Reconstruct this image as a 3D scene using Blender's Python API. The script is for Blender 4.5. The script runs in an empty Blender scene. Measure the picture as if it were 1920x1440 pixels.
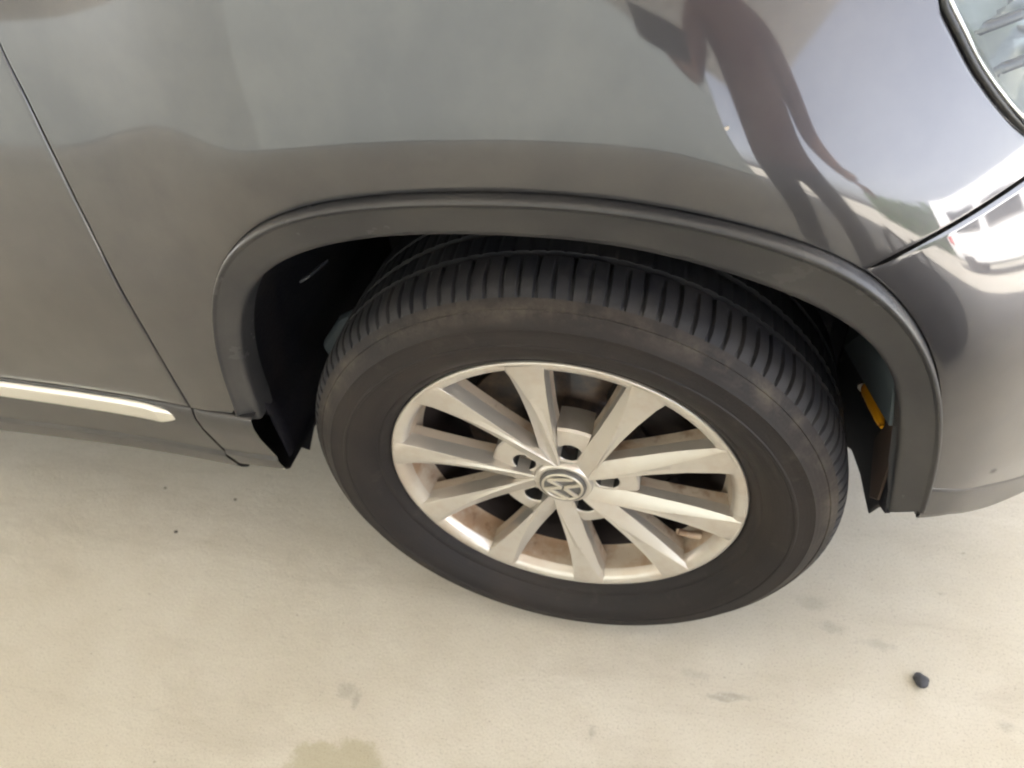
import bpy, bmesh, math, random
import numpy as np
from mathutils import Vector, Matrix
random.seed(7); rng = np.random.default_rng(7)
S = bpy.context.scene
COL = S.collection
R = math.radians

# ------------------------------------------------------------------ camera
cd = bpy.data.cameras.new("camera"); cam = bpy.data.objects.new("camera", cd); COL.objects.link(cam)
CP = Vector((0.1484, -0.5252, 1.0846)); yaw, pit, roll = -0.3467, -0.7816, -0.17
fw = Vector((math.sin(yaw)*math.cos(pit), math.cos(yaw)*math.cos(pit), math.sin(pit)))
rt = fw.cross(Vector((0, 0, 1))).normalized(); up = rt.cross(fw)
r2 = math.cos(roll)*rt + math.sin(roll)*up; u2 = -math.sin(roll)*rt + math.cos(roll)*up
cam.matrix_world = Matrix(((r2.x, u2.x, -fw.x, CP.x), (r2.y, u2.y, -fw.y, CP.y), (r2.z, u2.z, -fw.z, CP.z), (0, 0, 0, 1)))
cd.sensor_width = 36; cd.lens = 36*1339.3/1920
cd.clip_start = .02; cd.clip_end = 2000
cd.dof.use_dof = True; cd.dof.focus_distance = .70; cd.dof.aperture_fstop = 5.6
S.camera = cam
# ------------------------------------------------------------------ world, sun, exposure
SUN_EL, SUN_AZ = R(52), R(-58)          # azimuth from +Y towards +X
w = bpy.data.worlds.new("World"); S.world = w; w.use_nodes = True
nt = w.node_tree; nt.nodes.clear()
sk = nt.nodes.new('ShaderNodeTexSky'); sk.sky_type = 'NISHITA'; sk.sun_disc = False
sk.sun_elevation = SUN_EL; sk.sun_rotation = SUN_AZ; sk.air_density = 1.0; sk.dust_density = 2.5
bg = nt.nodes.new('ShaderNodeBackground'); bg.inputs[1].default_value = .115
wo = nt.nodes.new('ShaderNodeOutputWorld')
hs = nt.nodes.new('ShaderNodeHueSaturation'); hs.inputs['Saturation'].default_value = .30
tn = nt.nodes.new('ShaderNodeMix'); tn.data_type = 'RGBA'; tn.blend_type = 'MULTIPLY'; tn.inputs[0].default_value = 1; tn.inputs[7].default_value = (1.0, .99, 1.03, 1)
nt.links.new(sk.outputs[0], hs.inputs['Color']); nt.links.new(hs.outputs[0], tn.inputs[6]); nt.links.new(tn.outputs[2], bg.inputs[0]); nt.links.new(bg.outputs[0], wo.inputs[0])
sl = bpy.data.lights.new("sun", 'SUN'); sl.energy = 5.0; sl.angle = R(.5); sl.color = (1, .965, .93)
sun = bpy.data.objects.new("sun", sl); COL.objects.link(sun)
sd = Vector((math.sin(SUN_AZ)*math.cos(SUN_EL), math.cos(SUN_AZ)*math.cos(SUN_EL), math.sin(SUN_EL)))
sun.rotation_euler = sd.to_track_quat('Z', 'Y').to_euler()
S.view_settings.view_transform = 'Standard'; S.view_settings.look = 'None'
S.view_settings.exposure = 3.55; S.view_settings.gamma = 1
S.render.engine = 'CYCLES'; S.cycles.max_bounces = 8; S.cycles.diffuse_bounces = 5
S.cycles.caustics_reflective = False; S.cycles.caustics_refractive = False
S.cycles.filter_width = 2.0

# ------------------------------------------------------------------ helpers
def mesh_obj(name, verts, faces, mat=None, parent=None, smooth=True):
    me = bpy.data.meshes.new(name)
    me.from_pydata([tuple(map(float, v)) for v in verts], [], [tuple(map(int, f)) for f in faces])
    me.validate(); me.update()
    if smooth: me.polygons.foreach_set('use_smooth', [True]*len(me.polygons))
    o = bpy.data.objects.new(name, me); COL.objects.link(o)
    if mat: me.materials.append(mat)
    if parent: o.parent = parent
    return o
def bevel(o, wd=.002, seg=2, ang=35):
    m = o.modifiers.new('bevel', 'BEVEL'); m.width = wd; m.segments = seg; m.limit_method = 'ANGLE'; m.angle_limit = R(ang)
    m.harden_normals = False
    return o
def sharp(o, ang=35):
    me = o.data
    if hasattr(me, 'set_sharp_from_angle'): me.set_sharp_from_angle(angle=R(ang))
    return o
def grid(G, closeu=False, closev=False, flip=False):
    G = np.asarray(G); nu, nv = G.shape[:2]; F = []
    for i in range(nu if closeu else nu-1):
        for j in range(nv if closev else nv-1):
            a, b, c, d = i*nv+j, ((i+1) % nu)*nv+j, ((i+1) % nu)*nv+(j+1) % nv, i*nv+(j+1) % nv
            F.append((a, d, c, b) if flip else (a, b, c, d))
    return G.reshape(-1, 3), F
def empty(name, loc=(0, 0, 0), parent=None):
    o = bpy.data.objects.new(name, None); COL.objects.link(o); o.location = loc; o.empty_display_size = .1
    if parent: o.parent = parent
    return o
def tag(o, label=None, cat=None, group=None, kind=None):
    if label: o['label'] = label
    if cat: o['category'] = cat
    if group: o['group'] = group
    if kind: o['kind'] = kind
    return o
def catmull(P, n):
    P = np.asarray(P, float); Q = np.vstack([2*P[0]-P[1], P, 2*P[-1]-P[-2]]); out = []
    for i in range(len(P)-1):
        p0, p1, p2, p3 = Q[i:i+4]
        for t in np.linspace(0, 1, 24, endpoint=False):
            out.append(.5*((2*p1)+(-p0+p2)*t+(2*p0-5*p1+4*p2-p3)*t*t+(-p0+3*p1-3*p2+p3)*t**3))
    out.append(P[-1]); return resample(np.array(out), n)
def resample(P, n):
    P = np.asarray(P, float); L = np.r_[0, np.cumsum(np.linalg.norm(np.diff(P, axis=0), axis=1))]
    s = np.linspace(0, L[-1], n); return np.stack([np.interp(s, L, P[:, k]) for k in range(P.shape[1])], -1)
def smooth_line(P, it=30):
    P = P.copy()
    for _ in range(it): P[1:-1] = .5*P[1:-1]+.25*(P[:-2]+P[2:])
    return P
def revolve(name, prof, mat, parent, n=128, cy=True, **k):
    """prof: (radius, y) list, about the Y axis"""
    prof = np.array(prof, float); T = np.linspace(0, 2*np.pi, n, endpoint=False)
    G = np.zeros((n, len(prof), 3))
    G[..., 0] = prof[None, :, 0]*np.cos(T)[:, None]; G[..., 2] = prof[None, :, 0]*np.sin(T)[:, None]; G[..., 1] = prof[None, :, 1]
    v, f = grid(G, closeu=True, flip=True)
    return mesh_obj(name, v, f, mat, parent)

# ------------------------------------------------------------------ materials
def mat(name, base=(.5, .5, .5), rough=.5, metal=0, coat=0, coat_r=.03, **k):
    m = bpy.data.materials.new(name); m.use_nodes = True
    b = m.node_tree.nodes['Principled BSDF']
    b.inputs['Base Color'].default_value = (*base, 1); b.inputs['Roughness'].default_value = rough
    b.inputs['Metallic'].default_value = metal; b.inputs['Coat Weight'].default_value = coat; b.inputs['Coat Roughness'].default_value = coat_r
    for q, v in k.items(): b.inputs[q].default_value = v
    return m
class N:
    def __init__(s, m): s.t = m.node_tree; s.b = s.t.nodes['Principled BSDF']; s.co = s.t.nodes.new('ShaderNodeTexCoord')
    def new(s, ty, **k):
        n = s.t.nodes.new(ty)
        for a, v in k.items(): setattr(n, a, v)
        return n
    def L(s, a, b): s.t.links.new(a, b)
    def noise(s, scale, detail=4, rough=.55, src='Object', stretch=None, dist=0):
        n = s.new('ShaderNodeTexNoise'); n.inputs['Scale'].default_value = scale; n.inputs['Detail'].default_value = detail
        n.inputs['Roughness'].default_value = rough; n.inputs['Distortion'].default_value = dist
        if stretch:
            mp = s.new('ShaderNodeMapping'); mp.inputs['Scale'].default_value = stretch; s.L(s.co.outputs[src], mp.inputs[0]); s.L(mp.outputs[0], n.inputs[0])
        else: s.L(s.co.outputs[src], n.inputs[0])
        return n.outputs[0]
    def ramp(s, fac, stops):
        r = s.new('ShaderNodeValToRGB'); e = r.color_ramp.elements
        while len(e) < len(stops): e.new(.5)
        for x, (p, c) in zip(e, stops):
            x.position = p; x.color = (*c, 1) if len(c) == 3 else (c[0],)*3+(1,)
        s.L(fac, r.inputs[0]); return r.outputs[0]
    def mix(s, fac, a, b, mode='MIX'):
        n = s.new('ShaderNodeMix', data_type='RGBA', blend_type=mode)
        for sock, v in ((0, fac), (6, a), (7, b)):
            if isinstance(v, (int, float)): n.inputs[sock].default_value = v
            elif isinstance(v, tuple): n.inputs[sock].default_value = (*v, 1)
            else: s.L(v, n.inputs[sock])
        return n.outputs[2]
    def math(s, op, a, b=None, c=None):
        n = s.new('ShaderNodeMath', operation=op)
        for i, v in enumerate((a, b, c)):
            if v is None: continue
            if isinstance(v, (int, float)): n.inputs[i].default_value = v
            else: s.L(v, n.inputs[i])
        return n.outputs[0]
    def bump(s, h, strength=.3, dist=.002, to='Normal', prev=None):
        n = s.new('ShaderNodeBump'); n.inputs['Strength'].default_value = strength; n.inputs['Distance'].default_value = dist
        s.L(h, n.inputs['Height'])
        if prev: s.L(prev, n.inputs['Normal'])
        if to: s.L(n.outputs[0], s.b.inputs[to])
        return n.outputs[0]

def paint_mat(name, base, metal, rough, coat, coat_r=.035):
    m = mat(name, base, rough, metal, coat, coat_r); n = N(m)
    n.b.inputs['Coat IOR'].default_value = 1.62
    fl = n.noise(1400, 1, .5); n.bump(fl, .14, .0006)
    dust = n.noise(5, 6, .6)
    spots = n.ramp(n.noise(260, 2, .5), [(.70, (0,)), (.76, (1,))])
    c = n.mix(n.math('MULTIPLY', n.ramp(dust, [(.4, (0,)), (.75, (1,))]), .10), base, (.34, .31, .26))
    c = n.mix(n.math('MULTIPLY', spots, .10), c, (.05, .05, .05)); n.L(c, n.b.inputs['Base Color'])
    cr = n.ramp(n.noise(9, 5, .6), [(.3, (coat_r,)), (.8, (coat_r*2.2,))]); n.L(cr, n.b.inputs['Coat Roughness'])
    return m
M = {}
M['paint'] = paint_mat('grey_metallic_paint', (.043, .042, .047), .72, .36, 1)
M['trim'] = paint_mat('grey_satin_trim', (.0135, .014, .0172), .2, .48, .3, .16)
M['lip'] = paint_mat('darkened_grey_paint', (.027, .026, .029), .5, .42, .6, .10)  # darkened body paint; on the sill it stands in for dim reflections
M['chrome'] = mat('bright_trim_metal', (.9, .9, .87), .28, 1)
M['gap'] = mat('black_gap_rubber', (.012, .012, .012), .7)
M['gasket'] = mat('black_gasket', (.02, .02, .02), .35)
# tyre rubber
m = mat('tyre_rubber', (.045, .043, .043), .62); n = N(m)
dirt = n.ramp(n.noise(7, 6, .62), [(.42, (0,)), (.72, (1,))])
c = n.mix(n.math('MULTIPLY', dirt, .55), (.0110, .0088, .0088), (.030, .022, .017))
sc = n.ramp(n.noise(38, 5, .65, stretch=(1, .3, 1)), [(.60, (0,)), (.74, (1,))])
c = n.mix(n.math('MULTIPLY', sc, .35), c, (.062, .052, .042))
sx = n.new('ShaderNodeSeparateXYZ'); n.L(n.co.outputs['Object'], sx.inputs[0])
rr_ = n.math('SQRT', n.math('ADD', n.math('MULTIPLY', sx.outputs[0], sx.outputs[0]), n.math('MULTIPLY', sx.outputs[2], sx.outputs[2])))
band = n.math('SUBTRACT', 1, n.math('MINIMUM', 1, n.math('MULTIPLY', n.math('ABSOLUTE', n.math('SUBTRACT', rr_, .313)), 75)))
sc2 = n.ramp(n.noise(26, 6, .7), [(.44, (0,)), (.66, (1,))])
c = n.mix(n.math('MULTIPLY', n.math('MULTIPLY', band, sc2), .8), c, (.075, .062, .048))
ribs = n.math('MULTIPLY', n.math('SINE', n.math('MULTIPLY', rr_, 1500)), .5)
n.L(c, n.b.inputs['Base Color']); bb = n.bump(n.noise(420, 3), .35, .0008, to=None); n.bump(ribs, .12, .0006, prev=bb)
m.node_tree.nodes['Principled BSDF'].inputs['Specular IOR Level'].default_value = .28
M['rubber'] = m
m = mat('tyre_tread_rubber', (.05, .052, .058), .6); n = N(m)
c = n.mix(n.ramp(n.noise(22, 6, .6), [(.35, (0,)), (.75, (1,))]), (.0115, .012, .0155), (.026, .0245, .025))
n.L(c, n.b.inputs['Base Color']); n.bump(n.noise(500, 3), .35, .0008)
m.node_tree.nodes['Principled BSDF'].inputs['Specular IOR Level'].default_value = .3
M['tread'] = m
# alloy
def alloy(name, base, metal, rough, rust):
    m = mat(name, base, rough, metal, .25, .15); n = N(m)
    g = n.noise(11, 6, .65); k = n.ramp(g, [(.47, (0,)), (.62, (1,))])
    c = n.mix(n.math('MULTIPLY', k, rust), base, (.34, .20, .11))
    sp = n.ramp(n.noise(24, 3, .6), [(.60, (0,)), (.74, (1,))])
    c = n.mix(n.math('MULTIPLY', sp, min(1, rust*1.1)), c, (.16, .08, .04))
    n.L(c, n.b.inputs['Base Color'])
    n.L(n.math('ADD', n.math('MULTIPLY', n.noise(7, 3), .16), rough-.05), n.b.inputs['Roughness'])
    n.bump(n.noise(120, 2), .03, .0004)
    return m
M['alloy'] = alloy('dusty_silver_alloy', (.55, .515, .46), .65, .30, .26)
M['alloy_in'] = alloy('brake_dusted_alloy', (.50, .42, .33), .35, .5, .8)
M['barrel'] = mat('brake_dust_and_shade', (.018, .013, .012), .7)  # brake dust taken near-black, with the shade behind the wheel windows coloured in
M['disc'] = alloy('brake_disc_iron', (.020, .015, .014), .5, .5, .25)
M['caliper'] = mat('dirty_cast_iron', (.022, .018, .017), .6, .3)
M['capdark'] = mat('cap_dark_grey', (.09, .085, .078), .35)
M['capchrome'] = mat('cap_badge_chrome', (.60, .56, .48), .28, .8)
M['bolt'] = mat('bolt_and_hole_dark', (.035, .033, .032), .55, .3)
# liner
m = mat('arch_liner_plastic', (.018, .019, .024), .62); n = N(m)
c = n.mix(n.ramp(n.noise(8, 6, .6), [(.45, (0,)), (.8, (1,))]), (.005, .005, .008), (.016, .013, .012))
n.L(c, n.b.inputs['Base Color']); n.bump(n.noise(160, 4), .4, .002)
M['liner'] = m
M['brown'] = mat('rusty_dirt_plastic', (.045, .026, .018), .7)
M['bluegrey'] = mat('dusty_blue_grey_plastic', (.075, .092, .105), .6)
M['clip'] = mat('dull_clip_plastic', (.022, .023, .027), .7)
M['orange'] = mat('orange_plastic', (1, .44, .015), .5)
M['whitecap'] = mat('pale_plastic', (.55, .5, .45), .4)
# lamp
m = mat('lamp_lens_glass', (.95, .97, .96), .02, 0); m.node_tree.nodes['Principled BSDF'].inputs['Transmission Weight'].default_value = 1
m.node_tree.nodes['Principled BSDF'].inputs['IOR'].default_value = 1.25
M['lens'] = m
M['reflector'] = mat('lamp_reflector', (.15, .165, .155), .34, .6)
M['lampgrey'] = mat('lamp_housing_grey', (.06, .065, .062), .4, .2)
# floor
m = mat('pale_concrete', (.42, .39, .32), .72); n = N(m)
big = n.noise(1.6, 7, .6); med = n.noise(9, 8, .62, stretch=(1, 1.4, 1)); fine = n.noise(240, 4, .7)
c = n.mix(n.ramp(big, [(.3, (0,)), (.7, (1,))]), (.49, .455, .37), (.61, .575, .50))
c = n.mix(n.math('MULTIPLY', n.ramp(med, [(.42, (0,)), (.72, (1,))]), .5), c, (.46, .415, .33))
c = n.mix(n.math('MULTIPLY', n.ramp(n.noise(30, 6, .7, stretch=(1, 1.6, 1)), [(.62, (0,)), (.78, (1,))]), .40), c, (.20, .175, .15))
c = n.mix(n.math('MULTIPLY', fine, .22), c, (.30, .27, .22))
pore = n.noise(330, 4, .75); c = n.mix(n.math('MULTIPLY', n.ramp(pore, [(.54, (0,)), (.66, (1,))]), .5), c, (.20, .175, .14))
c = n.mix(n.math('MULTIPLY', n.ramp(n.noise(85, 3, .5, stretch=(1, 1.5, 1)), [(.70, (0,)), (.76, (1,))]), .45), c, (.12, .10, .085))
c = n.mix(n.math('MULTIPLY', n.ramp(n.noise(4.5, 8, .7, stretch=(.5, 2.2, 1), dist=.6), [(.50, (0,)), (.66, (1,))]), .28), c, (.33, .29, .23))
sep = n.new('ShaderNodeSeparateXYZ'); n.L(n.co.outputs['Object'], sep.inputs[0])
wob = n.noise(17, 5, .6)
wob2 = n.noise(60, 5, .7)
def spot(cx, cy, rx, ry, soft, wamp, wob=wob):
    dx = n.math('DIVIDE', n.math('SUBTRACT', sep.outputs[0], cx), rx); dy = n.math('DIVIDE', n.math('SUBTRACT', sep.outputs[1], cy), ry)
    d = n.math('SQRT', n.math('ADD', n.math('MULTIPLY', dx, dx), n.math('MULTIPLY', dy, dy)))
    d = n.math('ADD', d, n.math('MULTIPLY', n.math('SUBTRACT', wob, .5), wamp))
    mr = n.new('ShaderNodeMapRange', interpolation_type='SMOOTHSTEP'); n.L(d, mr.inputs[0])
    mr.inputs[1].default_value = 1+soft; mr.inputs[2].default_value = 1-soft; mr.inputs[3].default_value = 0; mr.inputs[4].default_value = 1
    return mr.outputs[0]
c = n.mix(n.math('MULTIPLY', spot(-.30, -.292, .085, .040, .2, 2.0), .55), c, (.31, .275, .165))
SP = [(.246, -.083, .020, .004, .7), (.226, -.091, .016, .0035, .7), (-.33, -.18, .013, .010, .5), (-.31, -.19, .006, .010, .55), (.19, -.062, .015, .006, .35),
      (.385, .046, .016, .008, .4), (.45, .03, .018, .006, .4), (.05, -.172, .004, .008, .55), (.11, -.25, .012, .006, .5), (.60, -.06, .012, .006, .5), (.36, .085, .02, .01, .35)]
for cx, cy, rx, ry, a in [(*q[:4], q[4]*.55) for q in SP]:
    c = n.mix(n.math('MULTIPLY', spot(cx, cy, rx, ry, .75, 3.6, wob2), a), c, (.11, .095, .085))
n.L(c, n.b.inputs['Base Color'])
h = n.math('ADD', n.math('MULTIPLY', fine, .5), n.math('MULTIPLY', wob2, .8)); n.bump(h, .45, .003)
M['floor'] = m

# ------------------------------------------------------------------ the body surface
#BODY
AO = [(-0.4148, 0.4529), (-0.4052, 0.5108), (-0.3926, 0.5655), (-0.3747, 0.6158), (-0.3596, 0.6469), (-0.3361, 0.6835), (-0.3016, 0.7176), (-0.2489, 0.7447), (-0.1877, 0.7609), (-0.1077, 0.7695), (-0.0346, 0.7723), (0.0338, 0.7704), (0.0988, 0.7638), (0.1619, 0.7505), (0.2162, 0.7351), (0.2763, 0.7087), (0.3164, 0.6715), (0.3483, 0.6261), (0.3713, 0.5754), (0.3917, 0.4945), (0.4008, 0.404)]
AI = [(-0.3831, 0.339), (-0.3879, 0.42), (-0.3808, 0.5013), (-0.3612, 0.5741), (-0.3276, 0.6392), (-0.2891, 0.6768), (-0.2366, 0.7021), (-0.1622, 0.7203), (-0.0962, 0.7266), (-0.0201, 0.7268), (0.0424, 0.7244), (0.0978, 0.717), (0.1568, 0.701), (0.2115, 0.681), (0.2627, 0.6577), (0.3026, 0.6299), (0.3284, 0.593), (0.3462, 0.5373), (0.3565, 0.4738), (0.3705, 0.3802)]
ARC = smooth_line(catmull(AO, 300), 200)      # outer edge of the arch moulding
ARI = smooth_line(catmull(AI, 300), 200)      # its inner edge
ARCX = np.vstack([[(-.425, .40), (-.43, .34)][::-1], ARC, [(.40, .36), (.397, .33)]])
def sp_(x, k): return np.logaddexp(0, np.asarray(x)/k)*k
def arch_d(x, z):
    P = ARCX[::2] if len(ARCX) % 2 else np.vstack([ARCX[::2], ARCX[-1:]]); x = np.asarray(x, float); z = np.asarray(z, float)
    q = np.stack([x, z], -1)[..., None, :]; a = P[:-1]; b = P[1:]; ab = b-a
    t = np.clip(((q-a)*ab).sum(-1)/(ab*ab).sum(-1), 0, 1)
    return np.sqrt((((q-a)-t[..., None]*ab)**2).sum(-1)).min(-1)
def body_y(x, z):
    x = np.asarray(x, float); z = np.asarray(z, float)
    d = arch_d(x, z)
    s = sp_(d-.048, .010)
    fl_ = .30*(1-.60/(1+np.exp((x+.26)/.09)))
    y = -.012+.032*(1-np.exp(-fl_*s/.032))
    y = y+.55*sp_(z-.79, .03)**2+.03*(z-.6)
    q = sp_(x-.268+.8*sp_(z-.62, .02), .015)
    y = y+.9*q**2+1.0*q**3
    y = y+.13/(1+np.exp((x+.36)/.05))*sp_(z-.635, .012)
    lo = sp_(.42-z, .012)
    y = y+.10*lo
    return y
#END

def ruled(A, B, ns, pw=1.0, ease=0):
    s = np.linspace(0, 1, ns)**pw
    return A[None]*(1-s[:, None, None])+B[None]*s[:, None, None]
def panel(name, P2, mt, parent, thick=.012, off=0, bev=.0022, flip=False):
    """P2: (u,v,2) grid of x,z; lies on the body surface, edges folded inwards"""
    P2 = np.asarray(P2); Y = body_y(P2[..., 0], P2[..., 1])+off
    G = np.stack([P2[..., 0], Y, P2[..., 1]], -1); v, f = grid(G, flip=flip)
    nu, nv = P2.shape[:2]
    loop = [i for i in range(nv)]+[i*nv+nv-1 for i in range(1, nu)]+[(nu-1)*nv+j for j in range(nv-2, -1, -1)]+[i*nv for i in range(nu-2, 0, -1)]
    n0 = len(v); ring = v[loop].copy(); ring[:, 1] += thick
    v = np.vstack([v, ring]); m_ = len(loop)
    for k in range(m_):
        a, b = loop[k], loop[(k+1) % m_]
        f.append((b, a, n0+k, n0+(k+1) % m_) if not flip else (a, b, n0+(k+1) % m_, n0+k))
    o = mesh_obj(name, v, f, mt, parent)
    bm = bmesh.new(); bm.from_mesh(o.data); bmesh.ops.recalc_face_normals(bm, faces=bm.faces)
    mid = bm.faces
    # make sure the outer skin looks outwards (-Y)
    bm.faces.ensure_lookup_table()
    if bm.faces[(nu-1)*(nv-1)//2].normal.y > 0:
        bmesh.ops.reverse_faces(bm, faces=bm.faces)
    bm.to_mesh(o.data); bm.free()
    bevel(o, bev, 3, 50)
    return o
def key_curve(segs):
    """segs: list of (points, count) -> one polyline with corners kept"""
    out = []
    for P, n_ in segs:
        q = resample(catmull(P, 200) if len(P) > 2 else np.array(P, float), n_+1)
        out.append(q if not out else q[1:])
    return np.vstack(out)

car = empty('car', (0, 0, 0))
tag(car, 'dark grey metallic car seen close at its front wheel, with dusty silver alloy rim', 'car')

SX = [(-.540, 1.08), (-.528, .98), (-.5162, .8884), (-.5080, .842), (-.5030, .789), (-.4985, .732), (-.4935, .672), (-.4895, .611), (-.4880, .5376), (-.4870, .4600), (-.4862, .4510)]
SL = [(-.4855, .4480), (-.4840, .4067), (-.4815, .3686), (-.4755, .336), (-.461, .308)]
BS = [(.2799, .6996), (.2943, .7089), (.3089, .7164), (.3274, .7247), (.3468, .7315), (.3706, .7392), (.3949, .7469), (.425, .7565)]
LAMP = [(.300, 1.00), (.3005, .93), (.3025, .892), (.3067, .8763), (.3106, .8695), (.3212, .8553), (.3348, .8369), (.3482, .8212), (.3671, .8013), (.3862, .7836), (.4080, .7685), (.425, .7600)]
# ---- front fender
def offset(A, k):
    nrm = np.gradient(A, axis=0); nrm = np.stack([-nrm[:, 1], nrm[:, 0]], -1); nrm /= np.linalg.norm(nrm, axis=1)[:, None]
    return A+nrm*k
off = .0016; G_ = .0019
i1 = int(np.argmin(np.linalg.norm(ARC-np.array([.2799, .6996]), axis=1)))
A = offset(resample(smooth_line(ARC[:i1+1]), 161), off); A[0] = (-.4215, .4510)
B = key_curve([([(x+G_, z) for x, z in SX][::-1], 60), ([(-.538, 1.08), (.292, 1.08)], 45),
               ([(.292, 1.08)]+[(x-.0045, z-.0025) for x, z in LAMP], 45), ([(.4205, .7575), (.4205, .7571)], 1), ([(.4205, .7571), (.4200, .7566)], 9)])
def pull(Gd, row, cols):
    Dl = row-Gd[:, cols[0]]
    for c_, wgt in zip(cols, (1, .86, .72, .58, .45, .33, .22, .12, .05)): Gd[:, c_] += Dl*wgt
FEND = ruled(A, B, 70)
pull(FEND, resample(catmull([tuple(A[-1])]+[(x-.0006, z+.0018) for x, z in BS[1:-1]]+[(.4200, .7566)], 100), 70), range(-1, -10, -1))
panel('front_fender', FEND, M['paint'], car)
# ---- front bumper
A = offset(resample(np.vstack([ARC[i1:], [(.4035, .385), (.4025, .366)]]), 71), off)
BL = [(.4025, .366), (.4415, .360), (.4984, .326), (.56, .300), (.64, .285), (.74, .28)]
B = key_curve([([(.4245, .7545), (.60, .735), (.80, .72)], 20), ([(.80, .72), (.82, .56), (.80, .42)], 34), ([(.80, .42), (.78, .36)], 4), ([(.78, .39), (.74, .30)], 12)])
BUMP = ruled(A, B, 60)
pull(BUMP, resample(catmull([tuple(A[0])]+[(x+.0006, z-.0018) for x, z in BS[1:-1]]+[(.4245, .7545)], 100), 60), range(0, 9))
pull(BUMP, resample(catmull(BL, 200), 60), range(-1, -10, -1))
bump = panel('front_bumper', BUMP, M['paint'], car)
# lower lip of the bumper, a band that turns under
lip = []
for x in np.linspace(.4065, .74, 70):
    z0 = float(np.interp(x, [.4025, .4727, .53, .74], [.4215, .391, .357, .335])); z1 = float(np.interp(x, *zip(*BL)))-.004
    row = [(x, float(body_y(x, z0))+.002, z0)]
    for k in np.linspace(.03, 1, 9):
        z = z0*(1-k)+z1*k; row.append((x, float(body_y(x, z))-.0008-.0022*k, z))
    y1 = row[-1][1]; row += [(x, y1+.004, z1-.004), (x, y1+.10, z1-.004)]
    lip.append(row)
v, f = grid(lip); mesh_obj('bumper_lip', v, f, M['lip'], car)
# ---- front door
L = resample([(-1.75, .4510), (-1.75, 1.08)], 71)
Rr = resample([(x-G_, z) for x, z in SX][::-1], 71)
panel('front_door', ruled(L, Rr, 110, .6), M['paint'], car)
# ---- cladding below the door and ahead of it, body paint darkened for shade
def cladding(name, edgeL, edgeR, nx):
    """cross-section runs down from z .4445; s in 0..1"""
    G = []
    sec = [(0, .012), (0, .001), (.012, -.0035), (.13, -.0065), (.30, -.0060), (.66, -.0020), (.695, -.0012), (.72, -.0028), (.75, -.0052), (.94, -.0035), (1.0, .003), (1.0, .03), (.98, .10)]
    for k in np.linspace(0, 1, nx):
        row = []
        for s_, dy in sec:
            xl = np.interp(s_, *edgeL); xr = np.interp(s_, *edgeR); x = xl*(1-k)+xr*k
            z = .4490-s_*.1335*(1+.32*min(.6, max(0, -.49-x))) if name != 'front_sill_end' else .4490-s_*(.1235-.010*k)
            row.append((x, float(body_y(x, z))+dy+.0035-(.007*k if name == 'front_sill_end' else 0), z))
        G.append(row)
    v, f = grid(G); o = mesh_obj(name, v, f, M['lip'], car)
    return bevel(o, .0015, 2, 25)
sl_s = [0, .32, .60, .84, 1.0]; sl_x = [-.4855, -.4840, -.4815, -.4755, -.461]
cladding('door_sill_cladding', ([0, 1], [-1.75, -1.75]), (sl_s, [x-.0016 for x in sl_x]), 90)
cladding('front_sill_end', (sl_s, [x+.0016 for x in sl_x]), ([0, .4, 1], [-.3915, -.390, -.3835]), 14)
# dark backing behind the gaps
def strip_back(name, pts, wd, depth):
    P = resample(pts, 60); Gd = []
    for (x, z) in P:
        y = float(body_y(x, z))+depth; t = wd
        Gd.append((x, y, z))
    P3 = np.array(Gd); T = np.gradient(P3[:, [0, 2]], axis=0); T /= np.linalg.norm(T, axis=1)[:, None]
    nn = np.stack([-T[:, 1], np.zeros(len(T)), T[:, 0]], -1)
    v, f = grid(np.stack([P3-nn*wd, P3+nn*wd], 1)); return mesh_obj(name, v, f, M['gap'], car)
strip_back('door_gap_seal', SX[::-1], .006, .0125); strip_back('sill_gap_seal', SL[:-1]+[(-.468, .322)], .005, .021)
strip_back('bumper_gap_seal', BS, .005, .0125)
strip_back('arch_gap_seal', offset(resample(ARC, 60), .0), .0035, .008)
# ---- chrome strip along the door
P = []
xs = np.r_[np.linspace(-1.75, -.56, 60), np.linspace(-.557, -.5225, 26)]
for x in xs:
    t = np.clip((x+.5225)/-.045, 0, 1); hh = .0145*math.sqrt(max(0, 1-(1-t)**2.2)); zc = .4315-.0055*(1-t)
    hh = max(hh, .0004); y0 = float(body_y(x, zc))-.001; row = []
    for a in np.linspace(-90, 90, 15):
        row.append((x, y0-.0085*math.sqrt(max(0, 1-abs(a/90)**5))*min(1, t*1.6+.12), zc+hh*math.sin(R(a))))
    P.append(row)
v, f = grid(P, flip=True); mesh_obj('chrome_strip', v, f, M['chrome'], car)

# ---- wheel arch moulding
m_ = 220
O = resample(np.vstack([[(-.4200, .438)], ARC]), m_)
I = resample(np.vstack([[(-.3895, .435)], ARI[30:]]), m_)
# match by normalised arc length, cross-section from outer bead to inner return
sec = [(0, .010), (0, -.0045), (.015, -.0080), (.045, -.0100), (.085, -.0103), (.12, -.0093), (.155, -.0072), (.20, -.0060), (.5, -.0028), (.8, .0004), (.93, .0022), (.985, .0055), (1.0, .012), (.995, .035)]
Gd = []
for a, b in zip(O, I):
    y0 = float(body_y(*a)); row = []
    for s_, dy in sec:
        q = a*(1-s_)+b*s_; row.append((q[0], -.0098+dy+(.003 if s_ > .9 else 0)*0, q[1]))
    Gd.append(row)
v, f = grid(Gd); mesh_obj('wheel_arch_trim', v, f, M['trim'], car)

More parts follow.
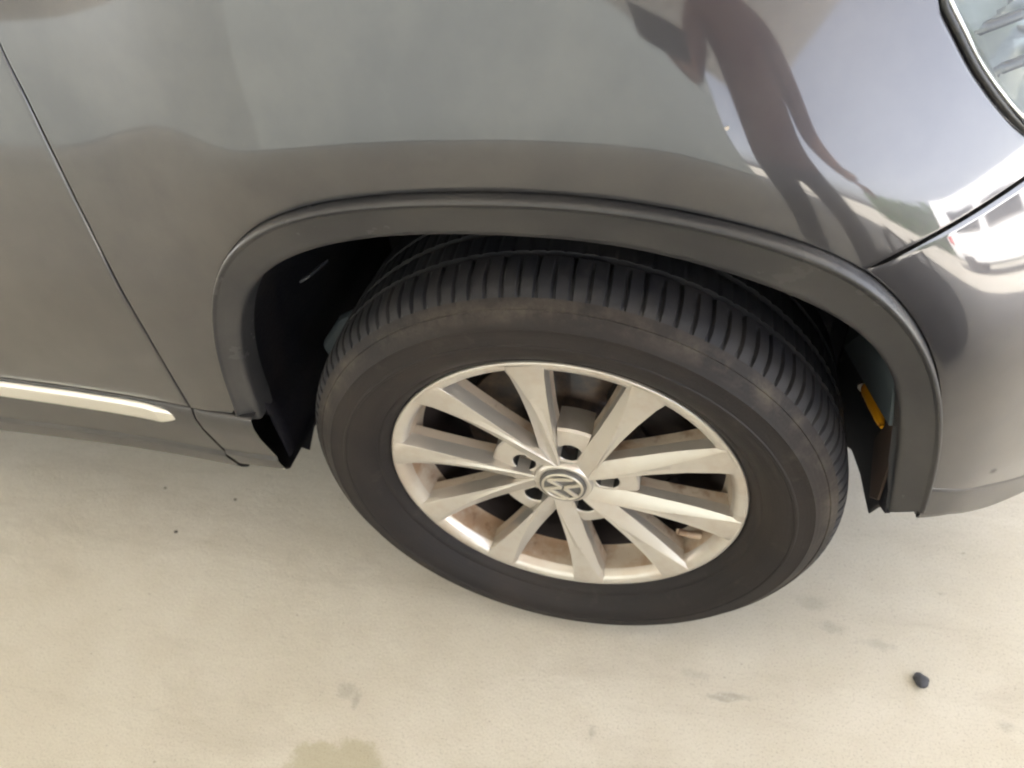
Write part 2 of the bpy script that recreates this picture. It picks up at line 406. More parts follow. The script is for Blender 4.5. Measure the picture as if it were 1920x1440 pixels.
# ---- headlight
def bp(x, z, off=0): return (x, float(body_y(x, z))+off, z)
up_ = resample(catmull(LAMP, 300), 80)
far = resample(catmull([(.62, 1.00), (.66, .92), (.68, .86), (.66, .80), (.60, .765), (.50, .757), (.428, .7585)], 200), 80)
def lamp_pt(x, z, off=0):
    return (x, float(body_y(x, z))+off, z)
lg = ruled(up_, far, 40)
Gd = [[(x, lamp_pt(x, z)[1]-.002-.006*math.sin(math.pi*min(1, i/12)*.5)+(.006 if i == 0 else 0), z) for x, z in row] for i, row in enumerate(lg)]
v, f = grid(Gd, flip=False)
lamp = mesh_obj('headlight', v, f, M['lens'], car)
so = lamp.modifiers.new('thickness', 'SOLIDIFY'); so.thickness = .003; so.offset = 0
# gasket and thin bright edge along the lamp
def tube(name, pts, r, mt, parent, n=8, caps=True):
    P = np.array(pts, float); T = np.gradient(P, axis=0); T /= np.linalg.norm(T, axis=1)[:, None]
    Gd = []; u = np.array([0, 0, 1.]) if abs(T[0][2]) < .9 else np.array([1., 0, 0])
    for i, (p_, t_) in enumerate(zip(P, T)):
        u = u-t_*(u@t_); u /= np.linalg.norm(u); w_ = np.cross(t_, u)
        rr = r[i] if hasattr(r, '__len__') else r
        Gd.append([p_+rr*(math.cos(a)*u+math.sin(a)*w_) for a in np.linspace(0, 2*math.pi, n, endpoint=False)])
    v, f = grid(Gd, closev=True); k = len(P)
    if caps: f += [tuple(range(n))[::-1], tuple((k-1)*n+j for j in range(n))]
    return mesh_obj(name, v, f, mt, parent)
pts = resample(catmull(LAMP, 300), 120)
tube('lamp_gasket', [bp(x-.0012, z-.0008, .0010) for x, z in pts], .0030, M['gasket'], lamp)
tube('lamp_edge_trim', [bp(x+.0026, z+.0014, .0) for x, z in pts], .0019, M['chrome'], lamp)
# housing: stepped grey bezel and bright reflector bowls behind the lens
Gd = []
for i, s_ in enumerate(np.linspace(0, 1, 26)):
    row = []
    for j in range(80):
        x, z = up_[j]*(1-s_)+far[j]*s_
        row.append((x, float(body_y(x, z))+.012+.055*min(1, s_*5)+.010*(int(z*38) % 2)*min(1, s_*8), z))
    Gd.append(row)
v, f = grid(Gd); sharp(mesh_obj('lamp_housing', v, f, M['reflector'], lamp), 30)
def lamp_rib(z0, dy):
    P = [(x, float(body_y(x, z0))+dy, z0+.02*(x-.4)) for x in np.linspace(.318+max(0, (.87-z0))*.75, .55, 20)]
    tube('lamp_rib', P, .0045, M['lampgrey'], lamp)
for z0, dy in ((.905, .03), (.872, .032), (.842, .034), (.812, .034)): lamp_rib(z0, dy)

# ---- hood, inner shell and underbody (close the car so that light and shade fall as they should)
Gd = []
for x in np.linspace(-1.0, .60, 60):
    y0 = float(body_y(x, 1.085)); y0 = min(y0, .75); row = []
    for k in np.linspace(0, 1, 14): row.append((x, y0+.003+k*(1.0-y0), 1.083+.05*math.sin(k*math.pi/2)-.05*max(0, x-.1)*k))
    Gd.append(row)
v, f = grid(Gd); mesh_obj('hood', v, f, M['paint'], car)
def box(name, lo, hi, mt, parent, bev=0):
    x0, y0, z0 = lo; x1, y1, z1 = hi
    v = [(x0, y0, z0), (x1, y0, z0), (x1, y1, z0), (x0, y1, z0), (x0, y0, z1), (x1, y0, z1), (x1, y1, z1), (x0, y1, z1)]
    f = [(0, 3, 2, 1), (4, 5, 6, 7), (0, 1, 5, 4), (1, 2, 6, 5), (2, 3, 7, 6), (3, 0, 4, 7)]
    o = mesh_obj(name, v, f, mt, parent, False)
    return bevel(o, bev, 2) if bev else o
box('underbody', (-3.2, .13, .175), (-.52, 1.70, 1.0), M['liner'], car, .03)
box('front_structure', (.45, .50, .24), (.78, 1.70, .92), M['liner'], car, .03)
box('subframe', (.12, .29, .15), (.362, .49, .80), M['liner'], car, .03)
box('engine_bay', (-.52, .50, .20), (.48, 1.70, 1.0), M['liner'], car, .03)

# ---- arch liner
pl = resample(smooth_line(resample(np.vstack([[(-.3895, .335)], [(x-.0, z) for x, z in AI[1:-1]], [(.3710, .385), (.3722, .30)]]), 200), 60), 150)
pl = offset(pl, .004)
ys = [.007, .03, .05, .08, .12, .18, .26, .36, .46]
zl = [.338, .336, .300, .318, .315, .31, .31, .31, .31]; zr = [.372, .350, .300, .294, .287, .262, .19, .15, .15]
Gd = []
for j, yy in enumerate(ys):
    row = []
    for i, (x, z) in enumerate(pl):
        k = i/(len(pl)-1); out = .010*min(1, yy/.05)
        cx, cz = x/.42, (z-.40)/.36; nn = math.hypot(cx, max(cz, 0)) or 1
        x2 = x+(out*cx/nn if k < .9 else 0)*(1 if z > .45 else .3); z2 = z+out*max(cz, 0)/nn+.003*math.sin(i*.55)*min(1, yy/.05)*.5
        if k < .1: z2 = z2*(k/.1)+zl[j]*(1-k/.1) if k > 0 else zl[j]
        if k > .9: z2 = z2*((1-k)/.1)+zr[j]*(1-(1-k)/.1)
        row.append((x2, yy, z2))
    Gd.append(row)
v, f = grid(Gd)
liner = mesh_obj('arch_liner', v, f, M['liner'], car)
so = liner.modifiers.new('t', 'SOLIDIFY'); so.thickness = .003; so.offset = 1
Gd = [[(x, .46, z) for x, z in pl], [(x*.02, .47, .42+(z-.42)*.02) for x, z in pl]]
v, f = grid(Gd); mesh_obj('inner_arch_wall', v, f, M['liner'], liner)
# details seen inside the arch
def slab(name, pts, nrm, th, mt, parent, bev=.001):
    P = np.array(pts, float); nrm = np.array(nrm, float)*th; k = len(P)
    v = np.vstack([P, P+nrm]); f = [tuple(range(k)), tuple(range(k, 2*k))[::-1]]+[(i, i+k, (i+1) % k+k, (i+1) % k) for i in range(k)]
    o = mesh_obj(name, v, f, mt, parent, False)
    bm = bmesh.new(); bm.from_mesh(o.data); bmesh.ops.recalc_face_normals(bm, faces=bm.faces); bm.to_mesh(o.data); bm.free()
    return bevel(o, bev, 2) if bev else o
slab('air_guide', [(.362, .040, .470), (.362, .30, .345), (.362, .30, .39), (.350, .185, .475), (.350, .045, .56)], (-1, 0, 0), .006, M['bluegrey'], liner)
slab('splash_panel', [(.369, .020, .365), (.369, .045, .335), (.366, .085, .395), (.364, .055, .475), (.364, .020, .480)], (-1, 0, 0), .003, M['brown'], liner)
tg = [(.362, .168, .400), (.362, .150, .408), (.362, .120, .418), (.362, .098, .426), (.362, .080, .430), (.362, .072, .432)]
tg = resample(tg, 18); tube('orange_tab', tg, [.005, .007, .0085, .009, .009, .0085, .0085, .008, .008, .0078, .0075, .007, .0068, .0062, .006, .005, .004, .0025], M['orange'], liner, 12)
tube('pale_tip', [tg[0]+np.array([-.004, .006, -.002]), tg[0]+np.array([-.003, .0, .001]), tg[1]+np.array([-.004, 0, 0])], [.004, .008, .007], M['whitecap'], liner, 10)
slab('suspension_bracket', [(-.395, .17, .40), (-.352, .17, .452), (-.29, .17, .485), (-.28, .17, .36), (-.385, .17, .362)], (0, 1, 0), .02, M['bluegrey'], car, .006)
slab('liner_clip', [(-.302, .06, .612), (-.285, .06, .622), (-.280, .10, .616), (-.298, .10, .605)], (0, 0, -1), .004, M['clip'], liner)
tube('suspension_strut', [(0, .30, .45), (-.02, .40, .62), (-.03, .45, .76)], .035, M['caliper'], car, 16)

# ------------------------------------------------------------------ wheel
WZ = .338
wheel = empty('front_wheel', (0, 0, WZ), car)
TR = .3402
n_t = 120; per = 9; NT = n_t*per
prof = [(.2265, .012), (.2285, .0035), (.2320, -.0005), (.2360, -.0035), (.2400, -.0050), (.2425, -.0040), (.2460, -.0065), (.2560, -.0105), (.2700, -.0132), (.2760, -.0134), (.2768, -.0146), (.2795, -.0146), (.2805, -.0132), (.2840, -.0130), (.2965, -.0100), (.2990, -.0106), (.3010, -.0088), (.3100, -.0035), (.3160, .0010), (.3175, .0006), (.3200, .0030), (.3260, .0085), (.3315, .0150), (.3352, .0225), (.3375, .0310), (.3388, .0420), (.3393, .0540), (.3395, .0580),
        (.3330, .0590), (.3330, .0650), (.3397, .0660), (.3401, .0800), (.3402, .0960), (.3340, .0970), (.3340, .1050), (.3402, .1060), (.3401, .1300), (.3397, .1440), (.3330, .1450), (.3330, .1510), (.3393, .1520), (.3375, .1800), (.3300, .2000), (.3150, .2110), (.2800, .2220), (.2450, .2180), (.2265, .2000)]
Gd = []
for i in range(NT):
    th = 2*math.pi*i/NT; ph = (i % per)/per; blk = i//per
    row = []
    for (r_, y_) in prof:
        dr = 0.0
        # lateral grooves of the shoulder blocks, alternately long and short, slightly slanted
        sh = ph
        if .0080 < y_ < .0585 and r_ > .32:
            long_ = (blk % 2 == 0)
            hit = sh < 1.2/per
            if hit and (long_ or y_ < .046): dr = -.0042*min(1, (y_-.0080)/.007)
        if .0655 < y_ < .0965 or .1055 < y_ < .1445:
            if r_ > .336 and ((ph+.35) % 1) < 1.5/per: dr = -.0012
        a = th+.16*max(0, y_-.01)
        yy = y_-.0165*min(1, max(0, (r_-.232)/.034)) if y_ < .155 else y_
        rr = (r_+dr)-.0035*min(1, max(0, (r_-.29)/.03))
        row.append((rr*math.cos(a), yy, rr*math.sin(a)))
    Gd.append(row)
v, f = grid(Gd, closeu=True, flip=True)
tyre = mesh_obj('tyre', v, f, M['rubber'], wheel); tyre.data.materials.append(M['tread'])
idx = np.zeros(len(tyre.data.polygons), int)
npf = len(prof)-1
for k in range(len(idx)):
    if 21 <= k % npf <= 40: idx[k] = 1
tyre.data.polygons.foreach_set('material_index', idx); sharp(tyre, 40)
rim = revolve('rim', [(.2265, .014), (.2280, .0030), (.2272, .0010), (.2258, .0003), (.2235, .0003), (.2180, .0016), (.2140, .0038), (.2112, .0075), (.2085, .0160)], M['alloy'], wheel, 160)
revolve('rim_ledge', [(.2085, .0160), (.2065, .030), (.2045, .046), (.2010, .052)], M['alloy_in'], rim, 160)
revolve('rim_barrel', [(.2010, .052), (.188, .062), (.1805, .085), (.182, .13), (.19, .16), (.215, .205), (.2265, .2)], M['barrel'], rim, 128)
# spokes
def spoke_mesh(sgn):
    rs = [.030, .040, .052, .066, .082, .100, .120, .142, .164, .184, .200, .212, .2225]
    Gd = []
    for r_ in rs:
        t = (r_-.030)/(.2225-.030)
        w_ = float(np.interp(r_, [.03, .052, .08, .12, .16, .20, .2175], [.0112, .0126, .0128, .0138, .0165, .0206, .0238]))
        yf = float(np.interp(r_, [.03, .06, .11, .16, .20, .2175], [.013, .0115, .0100, .0075, .0034, .0002]))
        tt = float(np.interp(r_, [.03, .07, .12, .17, .2175], [0, .14, .40, .72, 1.0]))
        ur = -w_*.88+tt*(w_*1.72)
        yc = yf+(w_-ur)*float(np.interp(r_, [.03, .1, .2175], [.30, .48, .62]))
        yb = .036+.014*(1-t)
        yw = yf+float(np.interp(r_, [.03, .1, .2175], [.001, .0035, .0005]))
        pts = [(-w_*1.10, yb), (-w_*1.04, .6*yb+.4*yw), (-w_, yw), (-w_*.985, yf+.0004), ((-w_+ur)*.5, yf+.0016*math.sin(math.pi*t)), (ur-.0006, yf-.0006), (ur+.0006, yf-.0002), ((ur+w_)*.5, .5*(yf+yc)-.0012*(1-t)), (w_, yc), (w_*1.05, .5*yb+.5*yc), (w_*1.12, yb+.001)]
        u0 = sgn*.0090*(1-t)
        Gd.append([(u_+u0, y_, r_) for u_, y_ in pts])
    return grid(Gd)
# local: +Z radial; tangential u positive = counter-clockwise as seen from outside
A0 = 97.0; spoke_src = []
for sgn in (1, -1):
    v, f = spoke_mesh(sgn); v = v.copy(); v[:, 0] *= -1; f = [q[::-1] for q in f]
    o = mesh_obj('spoke', v, f, M['alloy'], wheel); o.data.materials.append(M['alloy_in'])
    mi = np.array([1 if k % 10 in (0, 9) else 0 for k in range(len(o.data.polygons))]); o.data.polygons.foreach_set('material_index', mi)
    sharp(o, 28); bevel(o, .0013, 2, 28); spoke_src.append(o)
for k in range(10):
    src = spoke_src[k % 2]
    o = src if k < 2 else src.copy()
    if k > 1: COL.objects.link(o)
    o.parent = wheel; o.rotation_euler = (0, -R(A0-36*k-90), 0)
# hub and the five bolt pockets
revolve('hub', [(.030, .0125), (.0345, .0110), (.0365, .0120), (.0385, .0165), (.041, .026)], M['alloy'], wheel, 96)
revolve('hub_flange', [(.041, .026), (.050, .050), (.072, .058), (.074, .07), (.03, .075)], M['caliper'], wheel, 64)
def pocket_mesh():
    n_ = 48; hc = np.array([0, .057]); outl = []; Gd = []
    poly = []
    ha = R(17)
    for a in np.linspace(-ha, ha, 9): poly.append((.097*math.sin(a*.8), .097*math.cos(a*.8)))
    for a in np.linspace(ha, -ha, 9): poly.append((.034*math.sin(a)*1.1, .034*math.cos(a)))
    poly = np.array(poly)
    for k in range(n_):
        a = 2*math.pi*k/n_; d = np.array([math.cos(a), math.sin(a)]); best = 1e9
        for p_, q_ in zip(poly, np.roll(poly, -1, 0)):
            e = q_-p_; den = d[0]*e[1]-d[1]*e[0]
            if abs(den) < 1e-12: continue
            wv = p_-hc; t = (wv[0]*e[1]-wv[1]*e[0])/den; s_ = (wv[0]*d[1]-wv[1]*d[0])/den
            if t > 0 and -1e-6 <= s_ <= 1+1e-6: best = min(best, t)
        o_ = hc+d*best; yo = .0180+.10*max(0, (o_[1]-.06))
        ro = []
        ro.append((o_[0], .060, o_[1])); ro.append((o_[0], yo+.003, o_[1]))
        i_ = hc+d*(best*.93); ro.append((i_[0], yo, i_[1]))
        for r_, y_ in ((.0180, .0187), (.0162, .0189), (.0152, .0200), (.0146, .050)):
            c_ = hc+d*r_; ro.append((c_[0], y_, c_[1]))
        Gd.append(ro)
    return grid(Gd, closeu=True, flip=True)
v, f = pocket_mesh()
pk0 = mesh_obj('bolt_pocket', v, f, M['alloy'], wheel); sharp(pk0, 35); pk0.data.materials.append(M['bolt'])
pk0.data.polygons.foreach_set('material_index', np.array([1 if k % 6 == 5 else 0 for k in range(len(pk0.data.polygons))]))  # hole walls coloured dark in place of the shade inside
def bolt_mesh():
    Gd = []
    for k in range(24):
        a = 2*math.pi*k/24; hx = .0098*(1/ max(.866, math.cos((a % (math.pi/3))-math.pi/6)))*.9
        Gd.append([(hx*math.cos(a), .052, hx*math.sin(a)), (hx*math.cos(a), .036, hx*math.sin(a)), (hx*.82*math.cos(a), .0335, hx*.82*math.sin(a)), (.0042*math.cos(a), .0335, .0042*math.sin(a)), (.0040*math.cos(a), .040, .0040*math.sin(a))])
    return grid(Gd, closeu=True, flip=True)
vb, fb = bolt_mesh(); vb = vb.copy(); vb[:, 2] += .057
fb0 = mesh_obj('lug_bolt', vb, fb, M['bolt'], wheel)
vs, fs = grid([[(.014*math.cos(a), .0495, .057+.014*math.sin(a)), (.0001*math.cos(a), .0495, .057+.0001*math.sin(a))] for a in np.linspace(0, 2*math.pi, 24, endpoint=False)], closeu=True)
bs0 = mesh_obj('bolt_seat', vs, fs, M['barrel'], wheel)
for k in range(5):
    for src in (pk0, fb0, bs0):
        o = src if k == 0 else src.copy()
        if k: COL.objects.link(o)
        o.parent = wheel; o.rotation_euler = (0, -R(A0-18+72*k-90), 0)
# centre cap with its badge
revolve('centre_cap', [(.0001, .0080), (.0262, .0085), (.0275, .0075), (.0292, .0072), (.0303, .0085), (.0306, .014)], M['capdark'], wheel, 96)
cap = revolve('badge_ring', [(.0238, .0083), (.0240, .0064), (.0246, .0060), (.0268, .0062), (.0274, .0068), (.0276, .0083)], M['capchrome'], wheel, 96)
def bar(p0, p1, wd):
    p0 = np.array(p0); p1 = np.array(p1); d = (p1-p0)/np.linalg.norm(p1-p0); n_ = np.array([-d[1], d[0]])*wd/2
    c_ = [p0-n_, p0+n_, p1+n_, p1-n_]
    return c_
bars = [((-.0130, .0205), (-.0008, .0028), .0054), ((.0130, .0205), (.0008, .0028), .0054),
        ((-.0212, .0105), (-.0094, -.0206), .0052), ((.0212, .0105), (.0094, -.0206), .0052),
        ((-.0094, -.0206), (-.0005, -.0010), .0050), ((.0094, -.0206), (.0005, -.0010), .0050)]
V = []; F = []
for j, (p0, p1, wd) in enumerate(bars):
    c_ = bar(p0, p1, wd); n0 = len(V); yt = .0061-.00012*j
    V += [(x, yt, z) for x, z in c_]+[(x, .0086, z) for x, z in c_]
    F += [(n0, n0+1, n0+2, n0+3), (n0+4, n0+7, n0+6, n0+5)]+[(n0+i, n0+i+4, n0+(i+1) % 4+4, n0+(i+1) % 4) for i in range(4)]
bd = mesh_obj('badge', V, F, M['capchrome'], wheel, False); bevel(bd, .0005, 2); bd.rotation_euler = (0, R(102), 0)
# valve, brake parts
tube('valve_stem', [np.array([.205*math.cos(R(-31)), .030, .205*math.sin(R(-31))]), np.array([.190*math.cos(R(-31)), .024, .190*math.sin(R(-31))]), np.array([.172*math.cos(R(-31)), .020, .172*math.sin(R(-31))])], [.0060, .0048, .0042], M['alloy_in'], wheel, 12)
revolve('brake_disc', [(.070, .066), (.085, .085), (.088, .094), (.148, .094), (.1495, .096), (.1495, .118), (.09, .119)], M['disc'], car, 96).location = (0, 0, WZ)
revolve('dust_shield', [(.03, .135), (.175, .135), (.178, .128)], M['barrel'], car, 64).location = (0, 0, WZ)
Gd = []
for a in np.linspace(R(8), R(62), 22):
    Gd.append([(r_*math.cos(a), y_, WZ+r_*math.sin(a)) for r_, y_ in ((.105, .10), (.105, .076), (.115, .069), (.160, .069), (.168, .078), (.170, .14), (.105, .14))])
v, f = grid(Gd); k_ = 7; f += [tuple(range(7)), tuple((21)*7+j for j in range(7))[::-1]]
mesh_obj('brake_caliper', v, f, M['caliper'], car)
tube('wheel_hub_carrier', [(0, .07, WZ), (0, .30, WZ)], .06, M['caliper'], car, 24)

# ------------------------------------------------------------------ the ground
def plane(name, x0, x1, y0, y1, z, mt, parent=None):
    return mesh_obj(name, [(x0, y0, z), (x1, y0, z), (x1, y1, z), (x0, y1, z)], [(0, 1, 2, 3)], mt, parent, False)
fl = plane('concrete_ground', -150, 150, -150, 150, 0, M['floor']); tag(fl, 'pale beige concrete ground, mottled, with a damp green-brown stain and faint dark marks', kind='structure')

# small dark stones and bits of grit
def stone(name, x, y, r_, mt, label, group=None, flat=.6, seed=0):
    bm = bmesh.new(); bmesh.ops.create_icosphere(bm, subdivisions=3, radius=1); rg = np.random.default_rng(seed); ph = rg.uniform(0, 6, 6)
    for v_ in bm.verts:
        c_ = v_.co; k = 1+.16*math.sin(3*c_.x+ph[0])+.14*math.sin(4*c_.y+ph[1])+.10*math.sin(5*c_.z+ph[2]+3*c_.x)
        v_.co = Vector((c_.x*k*r_[0], c_.y*k*r_[1], (c_.z*k+.75)*r_[0]*flat))
    me = bpy.data.meshes.new(name); bm.to_mesh(me); bm.free(); me.polygons.foreach_set('use_smooth', [True]*len(me.polygons)); me.materials.append(mt)
    o = bpy.data.objects.new(name, me); COL.objects.link(o); o.location = (x, y, 0); return tag(o, label, 'stone', group)
M['stone'] = mat('dark_stone', (.035, .036, .042), .7); nn_ = N(M['stone']); nn_.bump(nn_.noise(180, 4), .5, .002)
M['grit'] = mat('brown_grit', (.07, .06, .05), .8)
c_ = Vector((.160, float(body_y(.160, .822)), .822))
slab('stone_chip', [(.1585, c_.y-.0006, .8225), (.1600, c_.y-.0006, .8205), (.1622, c_.y-.0006, .8215), (.1615, c_.y-.0009, .8240)], (0, 1, 0), .001, M['whitecap'], car, 0)
stone('stone', .500, -.017, (.0105, .0095), M['stone'], 'small dark grey stone alone on the concrete at lower right', seed=1)
for i, (x, y, r_, lb) in enumerate([(-.782, .043, .0035, 'tiny dark bit of grit on the concrete left of the tyre, below the sill'),
        (-.865, .135, .0028, 'tiny brown bit of grit farthest left below the sill'),
        (-.70, .130, .0030, 'tiny brown bit of grit just below the end of the sill')]):
    stone('grit', x, y, (r_, r_*.8), M['grit'], lb, 'bits of grit on the concrete', .4, seed=5+i)

# ------------------------------------------------------------------ what stands around, seen in the paint's reflections
M['ceiling'] = mat('carport_ceiling', (.82, .81, .80), .8)
M['wall'] = mat('rendered_wall', (.225, .245, .228), .85)
for q in ('liner', 'barrel', 'bolt', 'caliper'): M[q].node_tree.nodes['Principled BSDF'].inputs['Specular IOR Level'].default_value = .15
M['hedge'] = mat('hedge_leaves', (.07, .12, .035), .7)
def setbox(name, lo, hi, mt): return tag(box(name, lo, hi, mt, None), kind='structure')
bm = bmesh.new(); rg = np.random.default_rng(3); V = []; F = []
for i in range(16000):      # hedge: leaf faces through a long clipped volume
    c_ = np.array([rg.uniform(15, 16.5), rg.uniform(-16, 12), rg.uniform(.1, 2.6)+.25*math.sin(i*.7)]); a_ = rg.normal(size=3); a_ /= np.linalg.norm(a_); b_ = np.cross(a_, rg.normal(size=3)); b_ /= np.linalg.norm(b_); n0 = len(V)
    V += [c_-a_*.16, c_+b_*.08, c_+a_*.16, c_-b_*.08]; F.append((n0, n0+1, n0+2, n0+3))
tag(mesh_obj('hedge', V, F, M['hedge'], None, False), kind='stuff')
M['wall_dark'] = mat('dimmed_wall', (.165, .18, .168), .85)  # darker copy of the wall colour, to dim and soften its reflection
setbox('rendered_wall', (-5.99, -6.9, 0), (2.2, -6.6, 6.0), M['wall'])
setbox('dimmed_wall', (-18, -6.93, 0), (-6.0, -6.62, 6.0), M['wall_dark'])
setbox('ceiling', (-16, -5.42, 2.75), (3.1, 4.2, 2.95), M['ceiling'])

# ------------------------------------------------------------------ the photographer, whose shape the wing mirrors
M['skin'] = mat('skin', (.50, .27, .19), .5); M['shirt'] = mat('dusty_pink_shirt', (.16, .085, .075), .85)
M['denim'] = mat('dark_trousers', (.035, .04, .055), .85); M['shoe'] = mat('dark_shoes', (.03, .03, .03), .5)
M['hair'] = mat('dark_hair', (.03, .02, .015), .6); M['phone'] = mat('black_phone', (.015, .015, .017), .2)
def skinned(name, J, edges, parent=None, sub=2, root=0):
    me = bpy.data.meshes.new(name); me.from_pydata([j[:3] for j in J], edges, []); o = bpy.data.objects.new(name, me); COL.objects.link(o)
    md = o.modifiers.new('skin', 'SKIN'); md.use_smooth_shade = True
    for i, j in enumerate(J): me.skin_vertices[0].data[i].radius = (j[3], j[4] if len(j) > 4 else j[3])
    me.skin_vertices[0].data[root].use_root = True
    sb = o.modifiers.new('sub', 'SUBSURF'); sb.levels = sub; sb.render_levels = sub
    bpy.context.view_layer.update()
    m2 = bpy.data.meshes.new_from_object(o.evaluated_get(bpy.context.evaluated_depsgraph_get()))
    bpy.data.objects.remove(o); m2.name = name
    return m2
J = [(.74, -1.00, .93, .16, .13), (.72, -.97, 1.12, .15, .12), (.68, -.93, 1.32, .17, .13), (.66, -.90, 1.43, .09), (.64, -.87, 1.50, .055), (.62, -.84, 1.58, .075, .085), (.605, -.815, 1.66, .085, .095), (.60, -.81, 1.73, .05),
     (.52, -1.01, 1.39, .062), (.38, -.93, 1.17, .045), (.265, -.72, 1.12, .030), (.225, -.63, 1.12, .028, .042),
     (.82, -.83, 1.39, .062), (.90, -.86, 1.12, .050), (.86, -.69, .95, .030), (.82, -.58, .90, .026, .042),
     (.66, -1.05, .86, .105), (.62, -.99, .50, .066), (.63, -1.05, .10, .045), (.59, -.95, .045, .045, .035), (.56, -.88, .035, .035, .028),
     (.82, -.96, .86, .105), (.83, -.89, .50, .066), (.85, -.96, .10, .045), (.82, -.86, .045, .045, .035), (.79, -.79, .035, .035, .028)]
E_ = [(0, 1), (1, 2), (2, 3), (3, 4), (4, 5), (5, 6), (6, 7), (3, 8), (8, 9), (9, 10), (10, 11), (3, 12), (12, 13), (13, 14), (14, 15), (0, 16), (16, 17), (17, 18), (18, 19), (19, 20), (0, 21), (21, 22), (22, 23), (23, 24), (24, 25)]
bodym = skinned('person', J, E_)
phc = CP-fw*.022+r2*.055-u2*.012
def finger(b, dirs, r0):
    P = [np.array(b)];
    for d in dirs: P.append(P[-1]+np.array(d))
    return [(*p_, r0*(1-.12*i)) for i, p_ in enumerate(P)]
hand_end = phc+r2*.078
parts_ = [bodym]
wr = np.array([.225, -.63, 1.12]); he = np.array(hand_end)
for i, ln in enumerate((.9, 1.0, .95, .78)):
    k = (i-1.5)*.019; b = wr*.55+he*.45+np.array(u2)*k; tip = np.array(hand_end)+np.array(u2)*k*1.05
    F1 = finger(b, [(tip+np.array(fw)*-.012-b)*.6*ln, (tip-np.array(fw)*.012-b)*.4*ln, -np.array(r2)*.014-np.array(fw)*-.002], .0085)
    parts_.append(skinned('f', F1, [(0, 1), (1, 2), (2, 3)], sub=1))
F1 = finger(wr*.8+he*.2+np.array(u2)*-.025, [np.array([-.01, .03, -.01]), np.array([-.015, .02, .0])], .010); parts_.append(skinned('f', F1, [(0, 1), (1, 2)], sub=1))
for i, ln in enumerate((.9, 1.0, .95, .78)):
    b = np.array([.82, -.57, .885])+np.array([.012*(i-1.5)*1.3, 0, -.004*i]); F1 = finger(b, [np.array([-.004, .030, -.02])*ln, np.array([-.004, .018, -.022])*ln, np.array([-.004, .004, -.022])*ln], .0085)
    parts_.append(skinned('f', F1, [(0, 1), (1, 2), (2, 3)], sub=1))
F1 = finger([.79, -.59, .90], [np.array([-.02, .018, -.01]), np.array([-.008, .02, -.018])], .010); parts_.append(skinned('f', F1, [(0, 1), (1, 2)], sub=1))
# face: nose, ears
for q, r_ in (((.575, -.732, 1.635), .011), ((.52, -.845, 1.64), .014), ((.685, -.77, 1.64), .014)):
    parts_.append(skinned('f', [(*q, r_), (q[0]+.002, q[1]-.004, q[2]+.03, r_*.6)], [(0, 1)], sub=1))
bm = bmesh.new()
for m_2 in parts_: bm.from_mesh(m_2)
pm = bpy.data.meshes.new('person'); bm.to_mesh(pm); bm.free(); pm.polygons.foreach_set('use_smooth', [True]*len(pm.polygons))
for q in ('shirt', 'denim', 'skin', 'shoe'): pm.materials.append(M[q])
mi = []
for pg in pm.polygons:
    c_ = pg.center
    if c_.z < .09: k = 3
    elif c_.z < .90 and not (c_.y > -.77 and c_.z > .6): k = 1
    elif c_.z > 1.485: k = 2
    elif (c_.x < .385) or (c_.x > .76 and c_.z < 1.10 and c_.y > -.79): k = 2
    else: k = 0
    mi.append(k)
pm.polygons.foreach_set('material_index', mi)
person = bpy.data.objects.new('person', pm); COL.objects.link(person)
tag(person, 'person in a dusty pink shirt and dark trousers, mirrored in the grey wing', 'person')
bm = bmesh.new(); bmesh.ops.create_uvsphere(bm, u_segments=32, v_segments=20, radius=1)
for v_ in bm.verts:
    c_ = v_.co; v_.co = Vector((c_.x*.098, c_.y*.108, c_.z*.10 if c_.z > -.2 else -.02+c_.z*.09)); v_.co += Vector((.612, -.842, 1.688))
hm = bpy.data.meshes.new('hair'); bm.to_mesh(hm); bm.free(); hm.materials.append(M['hair']); hm.polygons.foreach_set('use_smooth', [True]*len(hm.polygons))
ho = bpy.data.objects.new('hair', hm); COL.objects.link(ho); ho.parent = person
V = []
for sx in (-1, 1):
    for sy in (-1, 1):
        for sz in (-1, 1): V.append(tuple(phc+r2*.075*sx+u2*.036*sy+fw*.004*sz))
ph_ = mesh_obj('phone', V, [(0, 1, 3, 2), (4, 6, 7, 5), (0, 4, 5, 1), (2, 3, 7, 6), (0, 2, 6, 4), (1, 5, 7, 3)], M['phone'], None, False); bevel(ph_, .003, 3)
tag(ph_, 'black phone held out towards the wheel', 'phone')

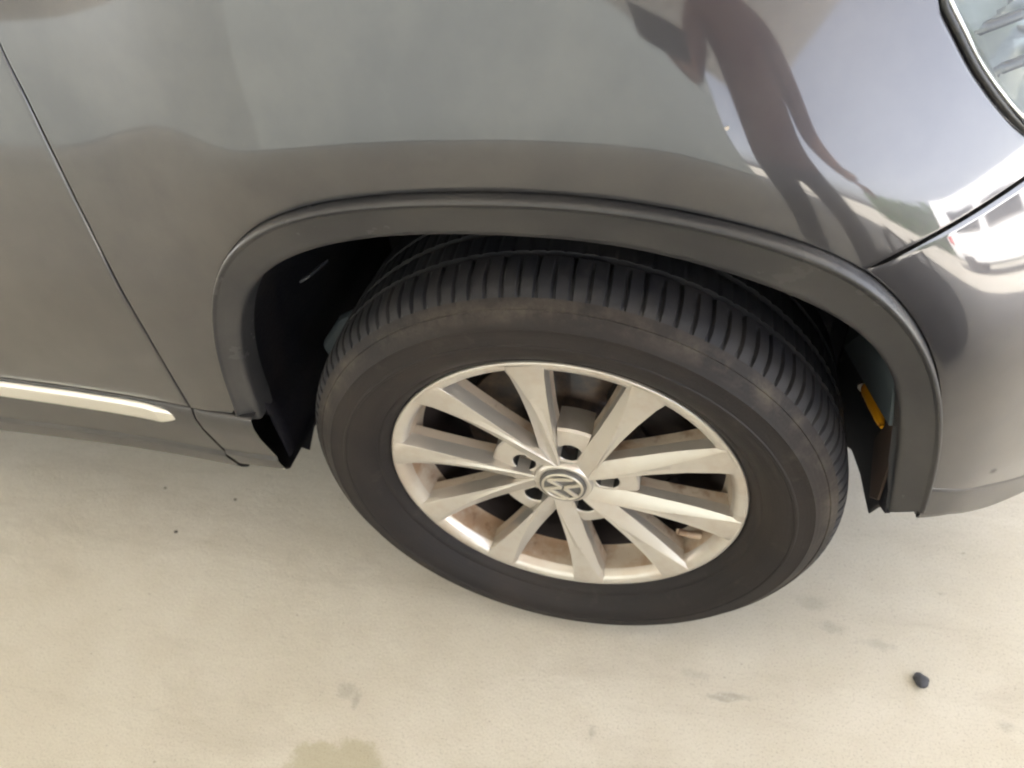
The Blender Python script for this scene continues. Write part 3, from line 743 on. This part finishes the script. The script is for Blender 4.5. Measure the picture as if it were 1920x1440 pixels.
# white van parked in the open beyond the end of the carport
van = empty('van', (9.0, -2.6, 0)); tag(van, 'white van parked in the sun, mirrored in the bumper corner', 'van')
M['van'] = mat('white_van_paint', (.8, .8, .8), .35); M['red'] = mat('red_lamp', (.6, .02, .02), .3)
sec_ = [(0, .35), (-.02, .6), (.0, 1.1), (.12, 1.75), (.25, 2.0), (1.0, 2.08), (1.75, 2.0), (1.88, 1.75), (2.0, 1.1), (2.02, .6), (2.0, .35)]
Gd = [[(x*1.0, y_*k+yo, z*q) for (x, z) in sec_] for y_, yo, k, q in ((-2.2, 0, 1, .95), (-2.25, 0, .98, 1), (2.0, 0, 1, 1), (2.35, 0, 1, .55))]
v, f = grid(Gd); f += [tuple(range(11)), tuple(33+j for j in range(11))[::-1]]
bevel(mesh_obj('body', v, f, M['van'], van, False), .03, 2)
for yy in (-1.4, .1): box('window', (-.045, yy, 1.15), (.05, yy+1.2, 1.62), M['gap'], van, .01)
box('tail_light', (-.06, -2.1, .75), (.04, -1.9, 1.1), M['red'], van, .01)
for yy in (-1.4, 1.4):
    for xx in (.05, 1.75):
        q_ = tube('wheel', [(xx-.06, yy, .33), (xx+.2, yy, .33)], .33, M['gap'], van, 28)

# added black holdall, out of view, placed to darken the bumper's reflection
M['added_bag'] = mat('added_bag_black', (.018, .018, .022), .8)
added_bag = empty('added_bag', (1.12, -.84, 0)); added_bag.rotation_euler = (0, 0, R(-28)); added_bag.scale = (1.25, 1.2, 1.3); tag(added_bag, 'added black holdall that darkens the reflection in the bumper', 'added_bag')
Gd = []
for u_ in np.linspace(-1, 1, 17):
    e = (1-abs(u_)**6)**.4*.96+.04 if abs(u_) < 1 else .04; row = []
    for a in np.linspace(0, 2*math.pi, 28, endpoint=False):
        ca, sa = math.cos(a), math.sin(a); row.append((.28*u_, .15*e*math.copysign(abs(ca)**.6, ca), .19+.19*e*math.copysign(abs(sa)**.6, sa)+.012*math.sin(9*u_)*max(0, sa)))
    Gd.append(row)
v, f = grid(Gd, closev=True); mesh_obj('body', v, f, M['added_bag'], added_bag)
for yy in (-.05, .05): tube('handle', [(-.12, yy, .36), (-.10, yy, .44), (0, yy*1.2, .48), (.10, yy, .44), (.12, yy, .36)], .011, M['added_bag'], added_bag)
